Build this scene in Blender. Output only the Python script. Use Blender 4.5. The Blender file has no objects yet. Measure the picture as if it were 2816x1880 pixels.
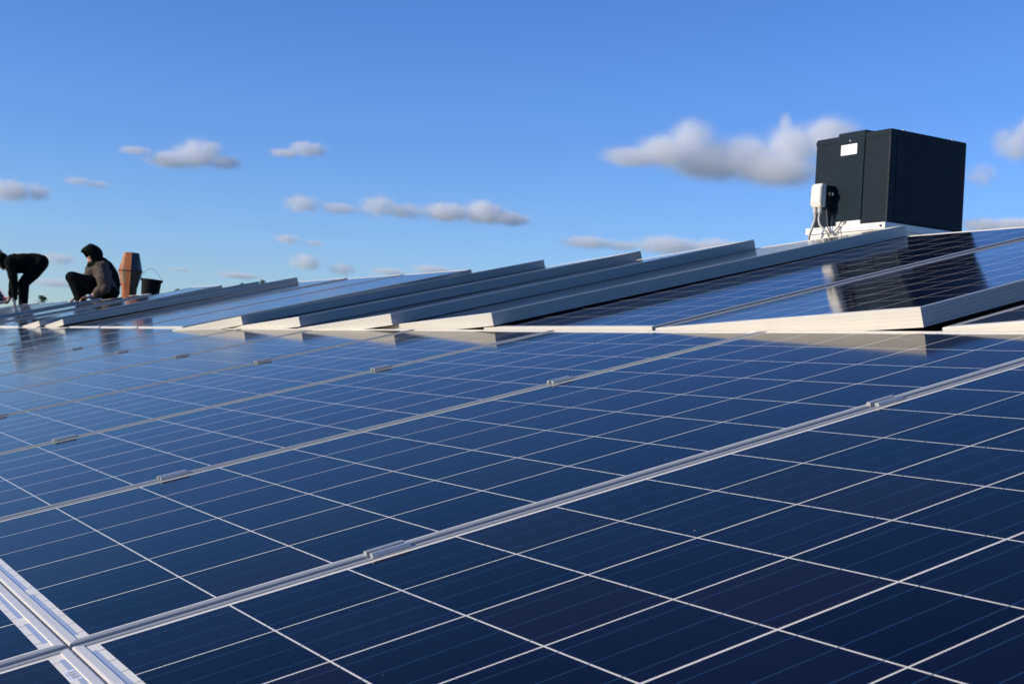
import bpy, bmesh, math, random
from mathutils import Vector, Matrix
R_ = math.radians
random.seed(7)
scene = bpy.context.scene
COL = scene.collection

# ------------------------------------------------------------------ frame of the roof
TH = R_(14.58)                       # roof pitch
CT, ST = math.cos(TH), math.sin(TH)
def W(u, v, h=0.0):                  # u up the slope, v along the eaves, h above the module plane
    return Vector((v, u*CT - h*ST, u*ST + h*CT))
def D(u, v, h=0.0):
    return W(u, v, h)

# ------------------------------------------------------------------ camera
cam_d = bpy.data.cameras.new('camera'); cam = bpy.data.objects.new('camera', cam_d); COL.objects.link(cam)
RIGHT = D(0.84890338, 0.50404957, -0.15905055).normalized()
DOWN = D(-0.19008164, 0.01035383, -0.98171369).normalized()
FWD = D(0.49318558, -0.86361266, -0.10459997).normalized()
CAM = W(-0.26284, 1.59841, 0.42696)
cam.matrix_world = Matrix(((RIGHT.x, -DOWN.x, -FWD.x, CAM.x), (RIGHT.y, -DOWN.y, -FWD.y, CAM.y),
                           (RIGHT.z, -DOWN.z, -FWD.z, CAM.z), (0, 0, 0, 1)))
FPX = 3680.6                          # focal length in pixels of the 2816 px wide photograph
cam_d.sensor_width = 36; cam_d.lens = FPX/2816*36
cam_d.clip_start = 0.05; cam_d.clip_end = 9000
cam_d.dof.use_dof = True; cam_d.dof.focus_distance = 2.3; cam_d.dof.aperture_fstop = 20
scene.camera = cam

# ------------------------------------------------------------------ sky, sun, exposure
SUN_EL = R_(18)
SAZ = Vector((-0.23, -0.97)).normalized()
SUN = Vector((SAZ.x*math.cos(SUN_EL), SAZ.y*math.cos(SUN_EL), math.sin(SUN_EL)))
wd = bpy.data.worlds.new('World'); scene.world = wd; wd.use_nodes = True
nt = wd.node_tree; nt.nodes.clear()
sky = nt.nodes.new('ShaderNodeTexSky'); sky.sky_type = 'NISHITA'; sky.sun_disc = False
sky.sun_elevation = SUN_EL; sky.sun_rotation = math.atan2(SAZ.x, SAZ.y)
sky.air_density = 1.0; sky.dust_density = 0.15; sky.ozone_density = 2.0; sky.altitude = 0
bg = nt.nodes.new('ShaderNodeBackground'); bg.inputs['Strength'].default_value = 0.112
out = nt.nodes.new('ShaderNodeOutputWorld')
hsv = nt.nodes.new('ShaderNodeHueSaturation'); hsv.inputs['Saturation'].default_value = 1.18
mul = nt.nodes.new('ShaderNodeMix'); mul.data_type = 'RGBA'; mul.blend_type = 'MULTIPLY'; mul.inputs[0].default_value = 1
mul.inputs[7].default_value = (0.75, 0.975, 1.58, 1)      # colour response of the camera's deep blue sky
nt.links.new(sky.outputs[0], hsv.inputs['Color']); nt.links.new(hsv.outputs[0], mul.inputs[6])
nt.links.new(mul.outputs[2], bg.inputs[0]); nt.links.new(bg.outputs[0], out.inputs[0])
sd = bpy.data.lights.new('sun', 'SUN'); sd.energy = 4.4; sd.angle = R_(0.5); sd.color = (1.0, 0.88, 0.69)
so = bpy.data.objects.new('sun', sd); COL.objects.link(so)
so.rotation_euler = (-SUN).to_track_quat('-Z', 'Y').to_euler()
scene.view_settings.view_transform = 'Standard'; scene.view_settings.look = 'None'
scene.view_settings.exposure = 0.0; scene.view_settings.gamma = 1
scene.cycles.volume_bounces = 10; scene.cycles.max_bounces = 12
scene.cycles.volume_max_steps = 64

# ------------------------------------------------------------------ node helper
class G:
    def __init__(s, mat):
        s.nt = mat.node_tree
    def n(s, t, **k):
        nd = s.nt.nodes.new(t)
        for a, b in k.items(): setattr(nd, a, b)
        return nd
    def link(s, a, b): s.nt.links.new(a, b)
    def m(s, op, a, b=None, c=None, clamp=False):
        nd = s.n('ShaderNodeMath', operation=op, use_clamp=clamp)
        for i, x in enumerate((a, b, c)):
            if x is None: continue
            if isinstance(x, (int, float)): nd.inputs[i].default_value = x
            else: s.link(x, nd.inputs[i])
        return nd.outputs[0]
    def mix(s, f, a, b):
        nd = s.n('ShaderNodeMix', data_type='RGBA')
        for i, x in ((0, f), (6, a), (7, b)):
            if isinstance(x, (int, float)): nd.inputs[i].default_value = x
            elif isinstance(x, tuple): nd.inputs[i].default_value = x if len(x) == 4 else (*x, 1)
            else: s.link(x, nd.inputs[i])
        return nd.outputs[2]
    def vm(s, op, a, b=None):
        nd = s.n('ShaderNodeVectorMath', operation=op)
        for i, x in enumerate((a, b)):
            if x is None: continue
            if isinstance(x, tuple): nd.inputs[i].default_value = x
            else: s.link(x, nd.inputs[i])
        return nd.outputs['Value'] if op in ('LENGTH', 'DOT_PRODUCT', 'DISTANCE') else nd.outputs[0]
    def noise(s, scale, detail=3, rough=.5, vec=None, coord='Object'):
        nd = s.n('ShaderNodeTexNoise'); nd.inputs['Scale'].default_value = scale
        nd.inputs['Detail'].default_value = detail; nd.inputs['Roughness'].default_value = rough
        if vec is None:
            tc = s.n('ShaderNodeTexCoord'); vec = tc.outputs[coord]
        s.link(vec, nd.inputs['Vector'])
        return nd.outputs[0]
    def set(s, nd, name, x):
        if isinstance(x, (int, float)): nd.inputs[name].default_value = x
        elif isinstance(x, tuple): nd.inputs[name].default_value = (*x, 1) if len(x) == 3 else x
        else: s.link(x, nd.inputs[name])
def mat(name):
    m = bpy.data.materials.new(name); m.use_nodes = True
    g = G(m); b = m.node_tree.nodes['Principled BSDF']
    return m, g, b
def simple(name, col, rough=.6, metal=0, var=.15, scale=20, bump=0, bscale=60, spec=.5, col2=None, det=4):
    m, g, b = mat(name)
    nz = g.noise(scale, det)
    c2 = col2 or tuple(c*(1-var) for c in col); c1 = col if col2 else tuple(min(1, c*(1+var)) for c in col)
    ramp = g.m('MULTIPLY_ADD', nz, 2.2, -.6, clamp=True)
    g.set(b, 'Base Color', g.mix(ramp, c1, c2))
    g.set(b, 'Roughness', g.m('MULTIPLY_ADD', nz, .2, rough-.1)); g.set(b, 'Metallic', metal)
    g.set(b, 'Specular IOR Level', spec)
    if bump:
        bn = g.n('ShaderNodeBump'); bn.inputs['Strength'].default_value = bump; bn.inputs['Distance'].default_value = .01
        g.link(g.noise(bscale, 4), bn.inputs['Height']); g.link(bn.outputs[0], b.inputs['Normal'])
    return m

# anodised aluminium, extruded along one local axis of its part
def alu(name, axis, col=(.80, .80, .79), rough=.38, an=.75, metal=.78):
    m, g, b = mat(name)
    geo = g.n('ShaderNodeNewGeometry')
    vt = g.n('ShaderNodeVectorTransform', vector_type='VECTOR', convert_from='OBJECT', convert_to='WORLD')
    vt.inputs[0].default_value = axis
    tan = g.vm('NORMALIZE', g.vm('CROSS_PRODUCT', geo.outputs['Normal'], vt.outputs[0]))
    g.link(tan, b.inputs['Tangent'])
    tc = g.n('ShaderNodeTexCoord')
    mp = g.n('ShaderNodeMapping'); g.link(tc.outputs['Object'], mp.inputs[0])
    mp.inputs['Scale'].default_value = tuple(4 if a else 260 for a in axis)
    nz = g.noise(1.0, 3, .6, mp.outputs[0]); n2 = g.noise(9, 4, .6)
    f = g.m('MULTIPLY_ADD', nz, .5, g.m('MULTIPLY', n2, .5), clamp=True)
    g.set(b, 'Base Color', g.mix(f, tuple(c*.86 for c in col), col))
    g.set(b, 'Metallic', metal); g.set(b, 'Roughness', g.m('MULTIPLY_ADD', f, .14, rough-.07))
    g.set(b, 'Anisotropic', an)
    return m
ALU_X = alu('anodised_aluminium_short', (1, 0, 0), (.86, .80, .69), rough=.58, an=.8, metal=.30)  # same metal as the long members, lightened to paint in its sunlit gleam
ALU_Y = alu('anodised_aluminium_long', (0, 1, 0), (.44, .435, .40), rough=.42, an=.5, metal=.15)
ALU_RAIL = alu('mill_aluminium', (0, 1, 0), (.58, .58, .56), .36, .5, .4)

# ------------------------------------------------------------------ module laminate
PW, PL, PT = .9885, 1.953, .045
PITCH = .1583; MX = (PW-6*PITCH)/2; MY = (PL-12*PITCH)/2
def laminate():
    m, g, b = mat('solar_laminate')
    tc = g.n('ShaderNodeTexCoord'); sp = g.n('ShaderNodeSeparateXYZ'); g.link(tc.outputs['Object'], sp.inputs[0])
    X, Y = sp.outputs[0], sp.outputs[1]
    M = g.m
    cx = M('DIVIDE', M('SUBTRACT', X, MX), PITCH); cy = M('DIVIDE', M('SUBTRACT', Y, MY), PITCH)
    fx = M('FRACT', cx); fy = M('FRACT', cy); ix = M('FLOOR', cx); iy = M('FLOOR', cy)
    hg = .00115/PITCH
    ax = M('ABSOLUTE', M('SUBTRACT', fx, .5)); ay = M('ABSOLUTE', M('SUBTRACT', fy, .5))
    # uneven string spacing, as laid by hand: widen some gaps a little
    wn = g.n('ShaderNodeTexWhiteNoise', noise_dimensions='1D'); oi = g.n('ShaderNodeObjectInfo')
    g.link(M('ADD', M('ROUND', cx), M('MULTIPLY', oi.outputs['Random'], 50)), wn.inputs['W'])
    hgx = M('MULTIPLY_ADD', wn.outputs[0], .006, hg*.85)
    inx = M('MULTIPLY', M('LESS_THAN', ax, M('SUBTRACT', .5, hgx)), M('LESS_THAN', ay, .5-hg))
    rng = M('MULTIPLY', M('MULTIPLY', M('GREATER_THAN', cx, 0), M('LESS_THAN', cx, 6)),
            M('MULTIPLY', M('GREATER_THAN', cy, 0), M('LESS_THAN', cy, 12)))
    cell = M('MULTIPLY', inx, rng)
    # three busbars per cell, running the length of the string
    bx = M('ABSOLUTE', M('SUBTRACT', M('FRACT', M('MULTIPLY', cx, 3)), .5))
    inxr = M('MULTIPLY', M('GREATER_THAN', cx, 0), M('LESS_THAN', cx, 6))
    yr = M('MULTIPLY', M('GREATER_THAN', Y, .014), M('LESS_THAN', Y, PL-.014))
    bus = M('MULTIPLY', M('MULTIPLY', M('LESS_THAN', bx, .0008/PITCH*3), inxr), yr)
    # string interconnect ribbons across both ends
    half = M('MULTIPLY', cx, .5)
    near = M('MULTIPLY', M('GREATER_THAN', Y, .0125), M('LESS_THAN', Y, .0195))
    fr1 = M('ABSOLUTE', M('SUBTRACT', M('FRACT', half), .5)); brk1 = M('LESS_THAN', fr1, .44)
    far = M('MULTIPLY', M('LESS_THAN', Y, PL-.0125), M('GREATER_THAN', Y, PL-.0195))
    fr2 = M('ABSOLUTE', M('SUBTRACT', M('FRACT', M('ADD', half, .5)), .5)); brk2 = M('LESS_THAN', fr2, .44)
    e2 = M('MULTIPLY', M('GREATER_THAN', cx, .12), M('LESS_THAN', cx, 5.88))
    rib = M('MULTIPLY', e2, M('ADD', M('MULTIPLY', near, brk1), M('MULTIPLY', far, brk2)), clamp=True)
    # multicrystalline tint: per cell, plus grain
    cv = g.n('ShaderNodeCombineXYZ'); g.link(ix, cv.inputs[0]); g.link(iy, cv.inputs[1]); g.link(M('MULTIPLY', oi.outputs['Random'], 97), cv.inputs[2])
    w2 = g.n('ShaderNodeTexWhiteNoise'); g.link(cv.outputs[0], w2.inputs['Vector'])
    vo = g.n('ShaderNodeTexVoronoi'); vo.inputs['Scale'].default_value = 95; g.link(tc.outputs['Object'], vo.inputs['Vector'])
    sg = g.n('ShaderNodeSeparateColor'); g.link(vo.outputs['Color'], sg.inputs[0])
    tint = M('MULTIPLY_ADD', sg.outputs[0], .35, M('MULTIPLY', w2.outputs[0], .75))
    c = g.mix(tint, (.0005, .0013, .0065), (.0038, .0048, .0175))
    w3 = g.n('ShaderNodeTexWhiteNoise'); g.link(g.vm('ADD', cv.outputs[0], (3.3, 1.7, .4)), w3.inputs['Vector'])
    c = g.mix(M('MULTIPLY', M('GREATER_THAN', w3.outputs[0], .68), .75), c, (.0075, .0040, .0080))
    fing = M('ABSOLUTE', M('SUBTRACT', M('FRACT', M('MULTIPLY', Y, 480)), .5))
    c = g.mix(M('MULTIPLY', M('LESS_THAN', fing, .06),   .25), c, (.015, .03, .07))
    # faint smudges and dried water marks on the glass
    n1 = g.noise(3.2, 6, .65); n2 = g.noise(38, 3, .6)
    sm = M('MULTIPLY', M('MULTIPLY_ADD', n1, 2.4, -1.0, clamp=True), M('MULTIPLY_ADD', n2, 1.4, -.2, clamp=True))
    col = g.mix(cell, (.86, .80, .66), c)
    col = g.mix(bus, col, g.mix(cell, (.03, .04, .055), (.018, .048, .11)))
    col = g.mix(rib, col, (.58, .60, .62))
    dust = g.n('ShaderNodeTexVoronoi'); dust.inputs['Scale'].default_value = 26; g.link(tc.outputs['Object'], dust.inputs['Vector'])
    dc = g.n('ShaderNodeSeparateColor'); g.link(dust.outputs['Color'], dc.inputs[0])
    spk = M('MULTIPLY', M('LESS_THAN', dust.outputs['Distance'], M('MULTIPLY', dc.outputs[1], .07)), M('GREATER_THAN', dc.outputs[0], .91))
    col = g.mix(M('MULTIPLY_ADD', sm, .010, M('MULTIPLY', spk, .6)), col, (.45, .44, .40))
    g.set(b, 'Base Color', col)
    g.set(b, 'Roughness', M('MULTIPLY_ADD', rib, -.35, .6)); g.set(b, 'Metallic', M('MULTIPLY', rib, .40))
    g.set(b, 'Specular IOR Level', 0.0)
    g.set(b, 'Coat Weight', 1.0); g.set(b, 'Coat IOR', 1.15)
    g.set(b, 'Coat Roughness', M('MULTIPLY_ADD', sm, .10, .075))
    bn = g.n('ShaderNodeBump'); bn.inputs['Strength'].default_value = .06; bn.inputs['Distance'].default_value = .0015
    g.link(g.noise(5, 1, .4), bn.inputs['Height']); g.link(bn.outputs[0], b.inputs['Coat Normal'])
    return m
LAM = laminate()

# ------------------------------------------------------------------ other materials
M_DARKBOX = simple('powder_coated_anthracite', (.012, .019, .027), .5, 0, .12, 30, .03, 900, spec=.12)
M_BOXPANEL = simple('powder_coated_anthracite_cover', (.010, .020, .028), .5, 0, .12, 30, .03, 900, spec=.12)
M_WHITEMETAL = simple('white_painted_steel', (.80, .78, .72), .45, 0, .04, 12)
M_STICKER = simple('white_sticker', (.9, .9, .9), .4, 0, .02, 40)
M_STICKINK = simple('faint_print', (.45, .46, .50), .5, 0, .02, 40)
M_SWITCH = simple('cream_plastic', (.82, .77, .66), .35, 0, .03, 20)
M_SWITCHD = simple('black_plastic', (.012, .012, .02), .35, 0, .1, 20)
M_CABLE = simple('light_grey_cable', (.55, .54, .50), .5, 0, .05, 40)
M_CABLED = simple('dark_grey_cable', (.10, .10, .10), .5, 0, .05, 40)
M_STEEL = simple('zinc_screw', (.7, .7, .66), .3, .9, .1, 50)
M_BUCKET = simple('black_rubber_bucket', (.006, .006, .007), .7, 0, .2, 20, .2, 80, spec=.1)
M_WIRE = simple('wire_handle', (.10, .11, .12), .4, .8, .2, 30)
M_ROOF = simple('bitumen_roofing', (.075, .075, .073), .9, 0, .25, 6, .4, 300)
M_WALL = simple('brick_render', (.33, .26, .20), .9, 0, .2, 4, .3, 60)
M_GRASS = simple('meadow_grass', (.07, .095, .03), .95, 0, .4, .05, .4, 3, col2=(.05, .06, .02))
M_LEAF = simple('dark_foliage', (.045, .075, .022), .7, 0, .4, 1.5)
M_BARK = simple('bark', (.10, .075, .05), .9, 0, .3, 8, .4, 40)
M_SKIN = simple('skin', (.55, .30, .20), .5, 0, .08, 30)
M_JACKET = simple('brown_grey_jacket_cloth', (.080, .058, .043), .9, 0, .12, 14, .5, 45)
M_JACKETB = simple('black_green_cloth', (.008, .010, .008), .95, 0, .2, 14, .5, 45, spec=.05)
M_TROUS = simple('black_trouser_cloth', (.006, .007, .008), .95, 0, .2, 14, .5, 40, spec=.05)
M_BLUEG = simple('blue_glove_cuff', (.03, .05, .25), .8, 0, .1, 30)
M_RED = simple('red_knit', (.5, .04, .03), .8, 0, .1, 30)
M_WHITEG = simple('white_knit', (.75, .73, .68), .8, 0, .1, 30)
M_BOOT = simple('brown_boot_leather', (.16, .10, .055), .7, 0, .2, 20)
M_HAIR = simple('dark_beard', (.02, .014, .01), .8, 0, .2, 60)
def rust():
    m, g, b = mat('rusted_zinc_sheet')
    n1 = g.noise(5.5, 5, .62); n2 = g.noise(26, 4, .6)
    tc = g.n('ShaderNodeTexCoord'); mp = g.n('ShaderNodeMapping'); g.link(tc.outputs['Object'], mp.inputs[0]); mp.inputs['Scale'].default_value = (9, 9, 1.6)
    n3 = g.noise(1, 4, .6, mp.outputs[0])
    f = g.m('MULTIPLY_ADD', g.m('ADD', n1, n3), 3.4, -3.25, clamp=True)
    c1 = g.mix(n2, (.52, .15, .04), (.24, .065, .022)); c2 = g.mix(n2, (.46, .42, .22), (.20, .22, .22))
    g.set(b, 'Base Color', g.mix(f, c1, c2)); g.set(b, 'Roughness', g.m('MULTIPLY_ADD', f, -.3, .8)); g.set(b, 'Metallic', g.m('MULTIPLY', f, .5))
    return m
M_RUST = rust()

# ------------------------------------------------------------------ object helpers
def link(o, parent=None):
    COL.objects.link(o)
    if parent: o.parent = parent
    return o
def bm_obj(name, bm, mats, parent=None, smooth=False, matrix=None):
    bmesh.ops.recalc_face_normals(bm, faces=bm.faces[:])
    me = bpy.data.meshes.new(name); bm.to_mesh(me); bm.free()
    for m in (mats if isinstance(mats, (list, tuple)) else [mats]): me.materials.append(m)
    if smooth:
        for p in me.polygons: p.use_smooth = True
    o = bpy.data.objects.new(name, me); link(o, parent)
    if matrix is not None: o.matrix_world = matrix
    return o
def tag(o, label=None, cat=None, group=None, kind=None):
    if label: o['label'] = label
    if cat: o['category'] = cat
    if group: o['group'] = group
    if kind: o['kind'] = kind
    return o
def thing(name, label, cat, group=None, matrix=None):
    o = bpy.data.objects.new(name, None); o.empty_display_size = .1; COL.objects.link(o)
    if matrix is not None: o.matrix_world = matrix
    return tag(o, label, cat, group)
def copy_tree(src, parent=None, matrix=None):
    c = src.copy(); COL.objects.link(c); c.parent = parent
    if matrix is not None: c.matrix_world = matrix
    for ch in list(src.children): copy_tree(ch, c)
    return c
def box(bm, x0, x1, y0, y1, z0, z1, mi=0, bev=0):
    t = bmesh.new()
    vs = [t.verts.new((x, y, z)) for x in (x0, x1) for y in (y0, y1) for z in (z0, z1)]
    for f in ((0, 1, 3, 2), (4, 6, 7, 5), (0, 4, 5, 1), (2, 3, 7, 6), (0, 2, 6, 4), (1, 5, 7, 3)):
        t.faces.new([vs[i] for i in f]).material_index = mi
    if bev: bmesh.ops.bevel(t, geom=t.edges[:], offset=bev, segments=2, affect='EDGES', profile=.7)
    for f in t.faces: f.material_index = mi
    me = bpy.data.meshes.new('t'); t.to_mesh(me); t.free(); bm.from_mesh(me); bpy.data.meshes.remove(me)
def tube(bm, pts, r, n=8, mi=0, closed=True):
    pts = [Vector(p) for p in pts]; rs = r if isinstance(r, (list, tuple)) else [r]*len(pts)
    prev = None; up = Vector((0.13, .3, 1)).normalized()
    rings = []
    for i, p in enumerate(pts):
        d = (pts[min(i+1, len(pts)-1)]-pts[max(i-1, 0)]).normalized()
        a = d.cross(up); 
        if a.length < .05: a = d.cross(Vector((1, 0, 0)))
        a.normalize(); bb = d.cross(a)
        if prev is not None and a.dot(prev) < 0: a, bb = -a, -bb
        prev = a
        rings.append([bm.verts.new(p+(a*math.cos(2*math.pi*k/n)+bb*math.sin(2*math.pi*k/n))*rs[i]) for k in range(n)])
    for i in range(len(rings)-1):
        for k in range(n):
            bm.faces.new((rings[i][k], rings[i][(k+1) % n], rings[i+1][(k+1) % n], rings[i+1][k])).material_index = mi
    bm.faces.new(rings[0]).material_index = mi; bm.faces.new(rings[-1]).material_index = mi
def spline(pts, n=8):
    pts = [Vector(p) for p in pts]; o = []
    for i in range(len(pts)-1):
        p0, p1, p2, p3 = pts[max(i-1, 0)], pts[i], pts[i+1], pts[min(i+2, len(pts)-1)]
        for k in range(n):
            t = k/n
            o.append(.5*((2*p1)+(p2-p0)*t+(2*p0-5*p1+4*p2-p3)*t*t+(3*p1-p0-3*p2+p3)*t**3))
    o.append(pts[-1]); return o

# ------------------------------------------------------------------ ground, building
bm = bmesh.new()
N = 24; S = 4000; GZ = -5.2
gv = [[bm.verts.new((-S+2*S*i/N, -S+2*S*j/N, GZ)) for j in range(N+1)] for i in range(N+1)]
for i in range(N):
    for j in range(N): bm.faces.new((gv[i][j], gv[i+1][j], gv[i+1][j+1], gv[i][j+1]))
tag(bm_obj('ground', bm, M_GRASS), kind='structure')

RH = -.145                               # roof skin below the module plane
UR = 4.72                                # ridge
VX0, VX1, UB = -27.0, 7.0, -3.4
bld = thing('building', 'long low building with a shallow pitched dark roof under the solar panels', 'building', matrix=Matrix.Translation(W(UB, 0, RH)*1))
BO = bld.matrix_world.translation.copy()
ridge = W(UR, 0, RH); eave = W(UB, 0, RH)
far_eave = Vector((0, 2*ridge.y-eave.y, eave.z))
bm = bmesh.new()
def roofslab(a, b2):
    n = Vector((0, -(b2.z-a.z), b2.y-a.y)).normalized()
    if n.z < 0: n = -n
    t = .06
    vs = []
    for x in (VX0, VX1):
        for p in (a, b2, b2-n*t, a-n*t): vs.append(bm.verts.new(Vector((x, p.y, p.z))-BO))
    for f in ((0, 1, 2, 3), (7, 6, 5, 4), (0, 4, 5, 1), (1, 5, 6, 2), (2, 6, 7, 3), (3, 7, 4, 0)): bm.faces.new([vs[i] for i in f])
roofslab(eave, ridge); roofslab(far_eave, ridge)
bm_obj('roof', bm, M_ROOF, bld)
bm = bmesh.new()
x0, x1 = VX0+.3, VX1-.3; ya, yb = eave.y+.35, far_eave.y-.35
za = eave.z+.35*math.tan(TH)-.07; zr = ridge.z-.07
prof = [(ya, GZ), (ya, za), (ridge.y, zr), (yb, za), (yb, GZ)]
rows = [[bm.verts.new(Vector((x, y, z))-BO) for y, z in prof] for x in (x0, x1)]
for i in range(5):
    if i != 4: bm.faces.new((rows[0][i], rows[0][i+1], rows[1][i+1], rows[1][i]))
bm.faces.new(rows[0]); bm.faces.new(rows[1][::-1])
bm_obj('wall', bm, M_WALL, bld)

# ------------------------------------------------------------------ solar module: frame + laminate
def frame_mesh():
    prof = [(.0120, -.0050), (.0120, -.0004), (.0116, 0), (.0028, 0), (.0014, -.0004), (.0004, -.0014), (0, -.0028)]
    for z in (-.0105, -.0195, -.0285, -.0375):
        prof += [(0, z), (.0009, z-.0004), (.0009, z-.0013), (0, z-.0017)]
    prof += [(0, -PT), (.026, -PT), (.026, -PT+.002), (.0022, -PT+.002), (.0022, -.0050)]
    bm = bmesh.new(); loops = []
    for s, z in prof:
        loops.append([bm.verts.new((x, y, z)) for x, y in ((s, s), (PW-s, s), (PW-s, PL-s), (s, PL-s))])
    n = len(loops)
    for i in range(n):
        a, b = loops[i], loops[(i+1) % n]
        for k in range(4):
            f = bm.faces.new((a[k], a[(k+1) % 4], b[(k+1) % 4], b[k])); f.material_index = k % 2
    return bm
def make_panel():
    t = thing('solar_panel', 'x', 'solar panel')
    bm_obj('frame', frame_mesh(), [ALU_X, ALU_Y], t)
    b = bmesh.new(); s = .0045
    box(b, s, PW-s, s, PL-s, -.0048, -.0016)
    bm_obj('glass', b, LAM, t)
    return t
proto = make_panel(); used = [False]
def rnd(a): return random.uniform(-a, a)
def panel(v0, u0, nl, nr, fl, label, group, jit=.0008, yaw=0):
    """v0,u0: near left corner; nl, nr, fl: heights of near left, near right, far left corner"""
    ex = Vector((1, 0, 0))*math.sqrt(max(0, 1-((nr-nl)/PW)**2)) + (W(0, 0, 1))*((nr-nl)/PW)
    ey = W(1, 0, 0)*math.sqrt(1-((fl-nl)/PL)**2) + W(0, 0, 1)*((fl-nl)/PL) + Vector((yaw/PL, 0, 0))
    ey.normalize(); ez = ex.cross(ey).normalized(); ex = ey.cross(ez)
    jx, jy = rnd(jit), rnd(jit)
    m = Matrix.Translation(W(u0, v0, nl)) @ Matrix((ex, ey, ez)).transposed().to_4x4() @ Matrix.Rotation(jx, 4, 'X') @ Matrix.Rotation(jy, 4, 'Y')
    if not used[0]: used[0] = True; o = proto; o.matrix_world = m
    else: o = copy_tree(proto, None, m)
    o['label'] = label; o['group'] = group
    return o
PITV = 1.001; GAPV = .0125
ORD = ['first', 'second', 'third', 'fourth', 'fifth', 'sixth', 'seventh', 'eighth', 'ninth', 'tenth', 'eleventh', 'twelfth', 'thirteenth', 'fourteenth', 'fifteenth']
G1 = 'solar panels of the near row, clamped flush side by side'
for k in range(1, -14, -1):
    v0 = k*PITV+GAPV/2
    if k == 1: lab = 'dark blue solar panel right of the foreground one, at the edge of the roof view'
    elif k == 0: lab = 'dark navy solar panel filling the bottom right foreground, in front of every clamped seam'
    elif k == -1: lab = 'blue solar panel between the two nearest clamped seams, just behind the foreground panel'
    else: lab = f'blue solar panel of the clamped near row, {ORD[-k]} counting back from the foreground panel'
    panel(v0, .0015, 0, 0, 0, lab, G1)
G0 = 'solar panels of the lowest row at the bottom left corner'
labs0 = {0: 'dark solar panel in the bottom left corner with a barcode sticker on its white margin',
         -1: 'dark solar panel cut by the left edge, left of the barcode panel',
         -2: 'dark solar panel of the lowest row, further left than the barcode panel and its neighbour'}
row0 = {}
for k in (0, -1, -2):
    row0[k] = panel(k*PITV+GAPV/2, -.0015-PL, 0, 0, 0, labs0[k], G0)

# barcode label on the margin of one module (bars and a row of tiny figures)
bm = bmesh.new(); bm2 = bmesh.new()
cx0, cy0 = .115-.005-.022, PL-.0265
box(bm, cx0, cx0+.042, cy0, cy0+.0125, -.0016, -.00152)
rr = random.Random(3); x = cx0+.006
while x < cx0+.036:
    w = rr.choice((.0014, .0024)); box(bm2, x, x+w, cy0+.0040, cy0+.0118, -.00152, -.00147); x += w+rr.choice((.0022, .0034))
for i in range(12):
    x = cx0+.007+i*.0024
    box(bm2, x, x+.0012, cy0+.0012, cy0+.0015, -.00152, -.00147); box(bm2, x+rr.choice((0, .0008)), x+rr.choice((.0004, .0012))+.0003, cy0+.0015, cy0+.0028, -.00152, -.00147)
glass0 = [c for c in row0[0].children if c.name.startswith('glass')][0]
bl = bm_obj('barcode_label', bm, M_STICKER, glass0); 
M_INK = simple('black_print', (.02, .02, .025), .5)
bm_obj('barcode', bm2, M_INK, glass0)

# upper row: some modules lie flush, some overlap like shingles with the right edge raised
G2 = 'solar panels of the upper row, loosely laid'
UP = 1.957
def up(right, nl, nr, fl, lab, u0=UP, yaw=0): return panel(right-PW, u0+yaw/PL*PW, nl, nr, fl, lab, G2, .0003, yaw)
up(.550, .006, .066, .020, 'raised solar panel of the upper row, ribbed white end cut by the right edge', 1.966)
up(-.487, .004, .052, .018, 'raised solar panel reflecting the black box, with a long white wedge-shaped end face', 1.962)
up(-1.497, .006, .007, .021, 'flush solar panel reflecting the black box, between the two widest wedge-ended panels', 1.966)
up(-2.397, .004, .057, .013, 'raised solar panel with its top right corner just under the black roof box', UP, .061)
up(-3.208, .003, .060, .003, 'overlapping raised solar panel, second wedge end left of the black gap', UP, -.07)
up(-4.200, .004, .054, .000, 'raised overlapping solar panel, middle one of the wedge-ended group', UP, .006)
up(-4.995, .003, .062, -.013, 'leftmost raised solar panel of the middle group, beside the flush ones', UP, -.165)
up(-6.110, .003, .004, .018, 'flush solar panel left of the middle wedge-ended group', 1.970)
up(-7.130, .003, .004, .020, 'flush solar panel of the upper row, second left of the middle wedge group', 1.970)
up(-8.150, .003, .004, .026, 'flush solar panel of the upper row directly right of the small pair of wedges', 1.970)
up(-9.250, .006, .064, .010, 'raised solar panel, right one of the small pair of wedge ends at left', UP, .083)
up(-10.195, .004, .055, .009, 'raised solar panel, left one of the small pair of wedge ends', UP, .07)
up(-11.200, .010, .006, .056, 'solar panel whose far corner peeks above the others, right of the bucket')
up(-12.26, .000, .000, .000, 'flush solar panel under the reflection of the rusty chimney')
up(-13.77, .000, .004, .019, 'short-looking solar panel directly below the black bucket')
up(-15.19, -.012, .000, -.010, 'solar panel below the rusty chimney, nearly edge on')
up(-16.15, -.030, .022, -.036, 'solar panel held down by the crouching worker, its grey end catching the light')
up(-17.20, -.004, -.002, .006, 'solar panel left of the one held by the crouching worker')
up(-18.21, -.004, -.002, .008, 'solar panel in front of the small tree top between the two workers')
up(-19.22, -.004, -.002, .008, 'solar panel just right of the bent worker')
up(-20.23, -.004, .002, .010, 'solar panel reflecting the bent worker')
up(-21.24, -.004, .002, .010, 'solar panel touched by the pale glove of the bent worker')
up(-22.78, .46, .085, .47, 'tilted dark solar panel being lowered at the far left edge by the bent worker', 1.957)

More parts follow.
